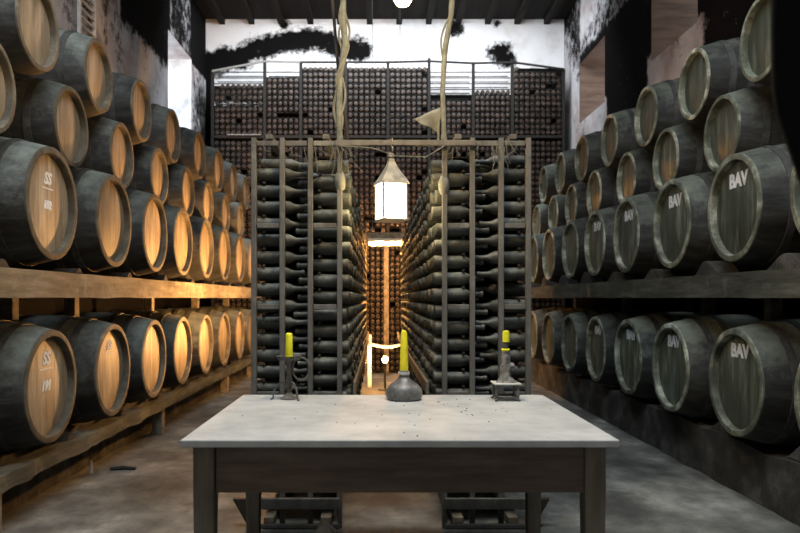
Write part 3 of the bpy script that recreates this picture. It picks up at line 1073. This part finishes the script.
# torn web sheet and loose strands
wbm = MB()
A, B, D = at(414, 119, YF), at(441, 107, YF), at(440, 140, YF)
prev = None
rowsv = []
for i in range(9):
    a = i / 8
    for j in range(9):
        b = j / 8
        p = A.lerp(B, a).lerp(D, b * (0.25 + .75 * a))
        p += Vector((0, .03 * math.sin(a * 3) + .03 * mnoise.noise(p * 7), .012 * mnoise.noise(p * 11)))
        rowsv.append(p)
wbm.add(rowsv, [(i * 9 + j, i * 9 + j + 1, i * 9 + 10 + j, i * 9 + 9 + j) for i in range(8) for j in range(8)])
o = wbm.obj('cobweb', M['web'])
sd = o.modifiers.new('thick', 'SOLIDIFY')
sd.thickness = .002
tag(o, 'torn triangular cobweb sheet hung from the pale right rope', 'cobweb')
st_ = MB()
for k in range(34):
    x0 = random.choice([random.uniform(258, 338), random.uniform(446, 526), random.uniform(335, 350)])
    y0 = random.uniform(139, 150)
    L_ = random.uniform(4, 28)
    y_ = YF - .03 - .02 * R()
    p, q = at(x0, y0, y_), at(x0 + random.uniform(-14, 14), y0 + L_, y_)
    mid = p.lerp(q, .5) + Vector((random.uniform(-.02, .02), -.01, -.02))
    st_.tube([p, mid, q], .0018, 4)
for k in range(5):
    z = random.uniform(.93, .95)
tag(st_.obj('cobweb_strands', M['web']), 'loose grey cobweb strands clinging along both rack tops', 'cobwebs', kind='stuff')

# ------------------------------------------------------------------ far end of the aisle
YE = 10.36
for nm, px, lab in (('aisle_post', 369.5, 'pale post at the far end of the aisle, beside the left rack'), ('aisle_post', 404, 'pale post at the far end of the aisle, beside the right rack')):
    x = (px - VX) * YE / F
    o = MB().box(x - .028, x + .028, YE - .028, YE + .028, 0, CZ - .535).obj(nm, M['white_reveal'], smooth=False, bevel=.004)
    tag(o, lab, 'post')
xa, xb = (369.5 - VX) * YE / F, (404 - VX) * YE / F
pts = [(xa + (xb - xa) * i / 14, YE - .045, CZ - .665 - .045 * math.sin(PI * i / 14)) for i in range(15)]
tag(MB().tube(pts, .022, 8).obj('barrier_rope', M['white_reveal']), 'white sagging rope closing the far end of the aisle', 'rope')
# low lamp on the floor behind the rope
for xx, side in ((-.135, 'left'), (.285, 'right')):
    zr = CZ - .47
    yy = [4.1 + i * (10.26 - 4.1) / 20 for i in range(21)]
    rb = MB()
    for a_, b_ in zip(yy[:-1], yy[1:]):
        f_ = lambda q: zr - .05 - .03 * math.sin(PI * (q - 4.1) / 6.2)
        rb.beam((xx, a_, f_(a_)), (xx, b_ + .002, f_(b_)), .016, .07)
    o = rb.obj('aisle_rail', M['timber'], smooth=False)
    tag(o, 'thin timber rail running down the aisle along the %s rack' % side, 'rail')
o = empty('floor_lamp', (.10, 10.05, 0), 'small bare lamp glowing low behind the white rope', 'lamp')
MB().lathe([(0, .10), (.015, .10), (.02, .02), (.34, .014)], 20).obj('stand', M['iron'], o)
MB().lathe([(.34, .02), (.37, .03), (.39, .028)], 16).obj('socket', M['iron'], o)
MB().lathe([(.39, .018), (.41, .032), (.43, .039), (.45, .037), (.465, .022), (.47, .006)], 18).obj('bulb', M['small_glow'], o)
# strip light in front of the wall rack
yt = 10.33
zt = CZ + (VY - 244) * yt / F
o = empty('hanging_strip_light', (.12, yt, zt), 'warm twin-tube strip light hanging above the far end of the aisle', 'lamp')
MB().box(-.265, .265, -.04, .06, .032, .075).obj('housing', M['tin'], o, smooth=False, bevel=.006)
for a, b in ((-.245, -.01), (.01, .245)):
    t_ = MB().lathe([(a, .018), (b, .018)], 14, 'X', 0, 0, 0)
    t_.obj('tube', M['tube_glow'], o)
for x in (-.25, 0, .25):
    MB().box(x - .010, x + .010, -.018, .018, -.022, .032).obj('tube_holder', M['tin'], o, smooth=False)
wi = MB()
for x in (-.2, .2):
    wi.tube([(x, .01, .074), (x, .01, ZC - zt)], .004, 6)
wi.obj('suspension_wire', M['iron'], o)
MB().box(-.30, .30, .062, .10, .06, .17).obj('back_board', M['timber'], o, smooth=False, bevel=.005)
for x in (-.22, .47):
    q = MB().box(x - .03, x + .03, 11.85, 11.90, 0, CZ + 1.08).obj('lamp_post', M['timber'], smooth=False, bevel=.004)
    tag(q, 'timber post carrying the lit board, %s end' % ('left' if x < 0 else 'right'), 'post')
q = MB().box(.10, .18, 11.85, 11.90, 0, CZ + .955).obj('lamp_post', M['timber'], smooth=False, bevel=.004)
tag(q, 'pale lit post in the middle below the strip light', 'post')

# bulbs hung in the left side aisle, behind the left rack
def hung_bulb(x, y, z, label, glow, top):
    o = empty('pendant_bulb', (x, y, z), label, 'lamp', 'bare bulbs')
    MB().tube([(0, 0, .09), (0, 0, top - z)], .006, 6).obj('cord', M['dark_rope'], o)
    MB().lathe([(.045, .02), (.06, .024), (.10, .018), (.11, .008)], 14).obj('socket', M['iron'], o)
    MB().lathe([(-.055, .006), (-.048, .028), (-.025, .042), (0, .044), (.025, .034), (.05, .018)], 18).obj('bulb', glow, o)


M['bulb_glow2'] = glow_mat('hot_bulb_far', (1.0, .48, .15), 2400.0)
def tray_lamp(x, y, z, label, glow):
    o = empty('standing_lamp', (x, y, 0), label, 'lamp', 'lamps in the left side aisle')
    MB().lathe([(0, .12), (.02, .12), (.03, .02), (z - .12, .014)], 18).obj('stand', M['iron'], o)
    MB().lathe([(z - .12, .03), (z - .115, .08), (z - .085, .13), (z - .06, .14), (z - .061, .136), (z - .086, .124), (z - .11, .07)], 24).obj('tray', M['iron'], o)  # tray added to cut the bulb's light off the floor
    MB().lathe([(z + .14, .115), (z + .148, .115), (z + .175, .06), (z + .185, .01)], 24).obj('added_light_hood', M['iron'], o)  # added to cut the bulb's light off the wall above
    MB().tube([(.132, 0, z - .07), (.15, 0, z), (.145, 0, z + .12), (.10, 0, z + .15)], .005, 6).obj('added_hood_bracket', M['iron'], o)
    MB().lathe([(z - .10, .018), (z - .06, .02)], 14).obj('socket', M['iron'], o)
    MB().lathe([(z - .06, .018), (z - .03, .03), (z, .043), (z + .02, .042), (z + .04, .028), (z + .05, .006)], 18).obj('bulb', glow, o)


tray_lamp(-.93, 7.7, 1.15, 'bare orange bulb on a stand behind the left rack, nearer of two', M['bulb_glow'])
tray_lamp(-.93, 9.8, 1.15, 'bare orange bulb on a stand behind the left rack, farther of two', M['bulb_glow2'])
hung_bulb(.115, 3.3, CZ + (VY + 6) * 3.3 / F, 'round roof bulb glowing at the top of the picture, above the lantern', M['roof_glow'], ZC)

# ------------------------------------------------------------------ small things on the floor, near dark cloth
tag(MB().tube([(-2.02, 5.36, .012), (-1.93, 5.38, .016), (-1.83, 5.37, .012)], [.012, .016, .010], 8).obj('twig', M['dark_timber']), 'dark short twig lying on the floor before the left ledge', 'twig')
tag(MB().lathe([(0, .014), (.06, .013), (.09, .006)], 10, 'Z', -2.13, 5.28, 0).obj('candle_stub', M['tin']), 'small white stub standing on the floor at the foot of the left ledge', 'stub')
rg = MB()
rg.lathe([(0, .05), (.02, .055), (.05, .035), (.075, .008)], 16, wob=lambda t, a: .4 * mnoise.noise(Vector((math.cos(a) * 2, math.sin(a) * 2, t * 30))))
tag(rg.obj('crumpled_paper', M['shutter'], None, (-.29, 3.90, 0)), 'pale crumpled scrap on the floor at the foot of the left rack', 'paper')
YN = 1.25
zt_ = VY - (ZC - .37 - CZ) * F / YN
poly = [(768, zt_), (767, 40), (768, 85), (772, 112), (782, 140), (792, 170), (800, 192), (815, 205), (850, 205), (850, zt_)]
cl = MB().prism([(p.x, p.z) for p in (at(a + 7, b, YN) for a, b in poly)], YN, YN + .015)
o = cl.obj('hanging_drape', M['black'], smooth=True, angle=60, bevel=.004)
tag(o, 'black blurred cloth hanging close to the camera at the upper right edge', 'cloth')

# ------------------------------------------------------------------ light
FILL_FRONT, FILL_BACK = 370, 300  # strengths of the added overhead fill lights
w = bpy.data.worlds.new('world')
bpy.context.scene.world = w
w.use_nodes = True
bg = w.node_tree.nodes['Background']
bg.inputs[0].default_value = (.78, .90, 1.0, 1)
bg.inputs[1].default_value = .4


def area(name, loc, rot, sx, sy, power, col):
    l = bpy.data.lights.new(name, 'AREA')
    l.shape = 'RECTANGLE'
    l.size, l.size_y = sx, sy
    l.energy = power
    l.color = col
    o = bpy.data.objects.new(name, l)
    C.objects.link(o)
    o.location = loc
    o.rotation_euler = rot
    return o


for k, (X, sg, pw) in enumerate(((XL, -1, 45), (XR, 1, 9))):
    y0, y1, z0, z1 = WIN[1] if sg < 0 else WINR[1]
    area('window_daylight', (X + sg * .8, (y0 + y1) / 2, (z0 + z1) / 2 + .15), (0, sg * PI / 2 * .93, 0), z1 - z0, y1 - y0, pw, (.86, .93, 1.0))
y0, y1, z0, z1 = WINR[0]
area('window_daylight', (XR + .8, (y0 + y1) / 2, (z0 + z1) / 2 + .15), (0, PI / 2 * .93, 0), z1 - z0, y1 - y0, 7, (.86, .93, 1.0))
area('added_roof_fill', (.1, 2.2, ZC + .06), (0, 0, 0), 4.5, 1.9, FILL_FRONT, (.88, .95, 1.0))  # unseen overhead fill, added to brighten the table and front
area('added_roof_fill', (.1, 10.7, ZC + .06), (1.0, 0, 0), 4.8, 1.5, FILL_BACK, (.90, .95, 1.0))  # unseen overhead fill, added to brighten the back wall

cam = bpy.data.cameras.new('camera')
co = bpy.data.objects.new('camera', cam)
C.objects.link(co)
co.location = (0, 0, CZ)
co.rotation_euler = (PI / 2, 0, 0)
cam.sensor_width = 36
cam.lens = F / 800 * 36
cam.shift_x = (400 - VX) / 800
cam.shift_y = (VY - 266.5) / 800
cam.dof.use_dof = True
cam.dof.focus_distance = 4.2
cam.dof.aperture_fstop = 3.2
sc = bpy.context.scene
sc.camera = co
sc.view_settings.view_transform = 'Standard'
sc.view_settings.look = 'None'
sc.view_settings.exposure = 0.0
sc.view_settings.gamma = 1
